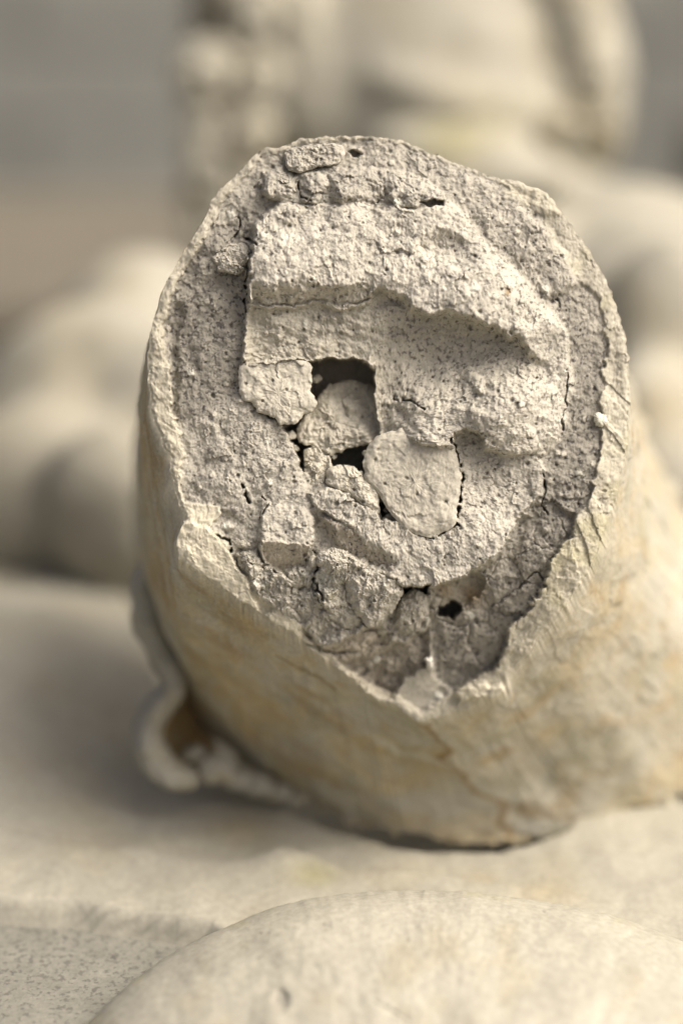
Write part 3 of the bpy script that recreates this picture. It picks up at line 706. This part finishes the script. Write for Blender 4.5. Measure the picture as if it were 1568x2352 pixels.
for (a, b, d, r1, r2) in curls:
    d += .07; s = d * K; c = at(a, b, d); n = 60
    tt = np.linspace(0, 1, n); turns = 1.6
    spiral = [c + RT * (math.cos(2 * math.pi * turns * q) * r1 * s * (1 - .75 * q) * .7) + UP * (math.sin(2 * math.pi * turns * q) * r2 * s * (1 - .75 * q) * .7) - FWD * (r1 * s * .5 * q) for q in tt]
    tube(spiral, [r1 * s * .42 * (1 - .3 * q) for q in tt], MAT_BODY, head, 'hair_curl', HC * .98, 80, 16, .001, R_.random() * 50)
for blobs in ([bl(560, 40, 1.09, 135, 230, 130), bl(670, 120, 1.075, 110, 280, 110), bl(545, 250, 1.09, 130, 180, 120), bl(500, 450, 1.09, 90, 170, 100), bl(560, -160, 1.15, 110, 200, 120)],
              [bl(1300, 60, 1.10, 110, 220, 130), bl(1370, 260, 1.10, 60, 150, 90), bl(1330, -120, 1.16, 90, 160, 120)]):
    fuse('hair_mass', blobs, MAT_BODY, head, .005, stain_and_shade(HC * .95), 3, .002, 70)

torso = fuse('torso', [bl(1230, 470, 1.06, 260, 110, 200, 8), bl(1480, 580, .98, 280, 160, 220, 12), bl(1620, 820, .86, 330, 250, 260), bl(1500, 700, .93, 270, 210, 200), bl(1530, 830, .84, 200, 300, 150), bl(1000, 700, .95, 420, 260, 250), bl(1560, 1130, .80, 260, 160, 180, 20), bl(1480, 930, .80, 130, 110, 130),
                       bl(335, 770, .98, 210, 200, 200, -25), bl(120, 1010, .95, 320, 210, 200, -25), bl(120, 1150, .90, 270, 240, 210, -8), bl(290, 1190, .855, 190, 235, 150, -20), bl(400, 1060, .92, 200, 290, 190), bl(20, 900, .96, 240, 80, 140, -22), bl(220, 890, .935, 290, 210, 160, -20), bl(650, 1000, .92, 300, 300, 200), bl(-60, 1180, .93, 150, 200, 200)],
             MAT_BODY, statue, .005, stain_and_shade(CREAM * .98, [(at(160, 850, .93), .016, YG * 1.1, .7), (at(1545, 1030, .72), .022, OCHRE * 1.4, .85), (at(1510, 930, .78), .01, TAN, .5), (at(150, 1170, .86), .06, np.array([.27, .24, .19]), .8)], .22), 30, .0015, 40)  # last spot paints shade onto the left lump; the other spots are stains

# drapery slab the limb is seated on
nx, ny = 420, 420
gx = np.linspace(-.30, .36, nx); gy = np.linspace(.40, 1.15, ny)
GX, GY = np.meshgrid(gx, gy, indexing='ij'); X, Y = GX.ravel().astype(np.float32), GY.ravel().astype(np.float32)
def xy(px, py): return on_plane(px, py, Z_SLAB)[:2]
front = np.array([xy(-500, 2060), xy(-100, 2082), xy(150, 2098), (xy(330, 2125)), xy(480, 2150), xy(620, 2230), xy(900, 2330), xy(1568, 2380), xy(2200, 2380)])
wob = .0014 * fbm(np.column_stack([X * 45, Y * 45, X * 0]), 4)
fy = np.interp(X, front[:, 0], front[:, 1])
dfront = Y + wob - fy
Zs = np.full(X.shape, Z_SLAB, np.float32) + .0016 * fbm(np.column_stack([X * 25, Y * 25, X * 0 + 3]), 4) + .00025 * fbm(np.column_stack([X * 260, Y * 260, X * 0 + 5]), 3)
def gb(px, py, sx, sy, a):
    global Zs
    c = xy(px, py); Zs = Zs + a * np.exp(-((X - c[0]) / sx) ** 2 - ((Y - c[1]) / sy) ** 2)
foot = np.array([b[2][:2] for b in SEC], float); fxy = on_plane(foot[:, 0], np.maximum(foot[:, 1], 1000), Z_SLAB)[:, :2]
sdf_ = poly_sd(X + .002 * fbm(np.column_stack([X * 90, Y * 90, X * 0 + 2]), 2), Y, fxy)
Zs -= .022 * sstep(sdf_, -.0075, .000) * sstep(X, .078, .058) * sstep(X, -.125, -.10)
gb(-20, 1640, .045, .085, .030); gb(1500, 1950, .06, .05, .004); gb(640, 1985, .010, .010, .003); gb(1350, 1980, .03, .015, .0015)
step = np.array([xy(-300, 1930), xy(100, 1962), xy(300, 1972), xy(540, 1995), xy(640, 1972), xy(720, 1985), xy(780, 2010), xy(980, 2028), xy(1150, 2050), xy(1300, 2085), xy(1568, 2140), xy(2000, 2200)])
sy_ = np.interp(X, step[:, 0], step[:, 1]); Zs += .0035 * sstep(sy_ - Y + wob * .6, -.0015, .0015)
Zs -= (Z_SLAB - Z_PLINTH + .006) * sstep(-dfront, -.002, .003)
cs = stain_and_shade(CREAM * .97, [(on_plane(720, 2030, Z_SLAB), .008, YG * 1.15, .6), (on_plane(1100, 2045, Z_SLAB), .006, TAN, .8), (on_plane(1250, 2080, Z_SLAB), .01, TAN * 1.1, .6), (on_plane(560, 1900, Z_SLAB), .012, TAN, .5)], .18, 30, 4)(np.column_stack([X, Y, Zs]))
link('drapery_slab', np.column_stack([X, Y, Zs]), grid_faces(nx, ny), MAT_BODY, statue, cs, .15)

# rounded knee in the foreground
KO = [(60,2560),(120,2460),(205,2350),(262,2290),(330,2238),(395,2190),(450,2156),(485,2148),(520,2138),(570,2105),(640,2080),(740,2060),(860,2048),(1000,2046),(1100,2050),(1200,2066),(1300,2080),(1380,2096),(1480,2130),(1568,2165),(1680,2220),(1800,2330),(1860,2480),(1780,2620),(1400,2700),(900,2720),(400,2680)]
cu, cv = 960., 2420.
nt_, nr_ = 700, 150
t_ = np.linspace(0, 2 * np.pi, nt_, endpoint=False); R = radius_at(t_, KO, cu, cv)
R = np.convolve(np.concatenate([R[-24:], R, R[:24]]), np.hanning(49) / np.hanning(49).sum(), 'valid')
Rn = 1.8 * n2(cu + R * np.cos(t_), cv + R * np.sin(t_), 24, 3, 80)
q = np.concatenate([np.sin(np.linspace(.01, 1, nr_) * np.pi / 2), np.linspace(1, .985, 14)[1:]])
Re = R[:, None] * q[None] + Rn[:, None] * q[None] ** 12
uu = (cu + Re * np.cos(t_)[:, None]).ravel(); vv = (cv + Re * np.sin(t_)[:, None]).ravel(); qq = np.tile(q, nt_)
wall_k = np.tile(np.concatenate([np.zeros(nr_), np.linspace(0, 1, 14)[1:]]), nt_)
dep = .586 - .00010 * (vv - 2046) * .9 - .036 * np.sqrt(np.clip(1 - qq ** 2.4, 0, 1)) + .055 * wall_k
dep = dep + .0012 * n2(uu, vv, 160, 3, 81) + .00022 * n2(uu, vv, 16, 3, 82)
L = line_d(uu, vv, [(860,2302),(900,2322),(935,2345)]); dep += .0005 * (1 - sstep(L, 1, 5))
chip = ((uu - 645) / 18) ** 2 + ((vv - 2296) / 26) ** 2
dep += .0012 * (1 - sstep(chip, .6, 1.2))
V = at(uu, vv, dep)
ck = CREAM[None] * (1.04 + .05 * n2(uu, vv, 60, 4, 83))[:, None]
k = sstep(n2(uu, vv, 140, 4, 84), .1, .7)[:, None] * .25; ck = ck * (1 - k) + TAN[None] * k
k = (sstep(qq, .95, .99) * sstep(n2(uu, vv, 90, 3, 85), .1, .6) * .22)[:, None]; ck = ck * (1 - k) + YG[None] * 1.3 * k
k = ((1 - sstep(chip, .7, 1.3)) * .45)[:, None]; ck = ck * (1 - k) + GREY[None] * k
k = ((1 - sstep(np.abs(chip - 1.0), .1, .35)) * .35)[:, None]; ck = ck * (1 - k) + WARMGREY[None] * k
for pts_, w_ in (([(1230,2190),(1300,2196)],3), ([(740,2120),(760,2126),(752,2134)],4), ([(1080,2300),(1130,2330),(1190,2350)],2), ([(600,2140),(640,2150)],3), ([(1400,2280),(1440,2300)],2)):
    kq = ((1 - sstep(line_d(uu + 6 * n2(uu, vv, 20, 2, 86), vv + 6 * n2(uu, vv, 20, 2, 87), pts_), w_ * .3, w_ * 1.4)) * sstep(n2(uu, vv, 9, 2, 88), -.2, .3) * .6)[:, None]; ck = ck * (1 - kq) + (GREY * .6)[None] * kq
kq = (sstep(n2(uu, vv, 9, 3, 89), .45, .9) * .22)[:, None]; ck = ck * (1 - kq) + WARMGREY[None] * kq
d1, d2, idv = worley(uu, vv, 60, 30); pit = ((idv > .95) * (1 - sstep(d1, .02, .09)) * .35)[:, None]; ck = ck * (1 - pit)
link('knee', V, grid_faces(nt_, len(q), True)[:, ::-1], MAT_BODY, statue, ck, .22)
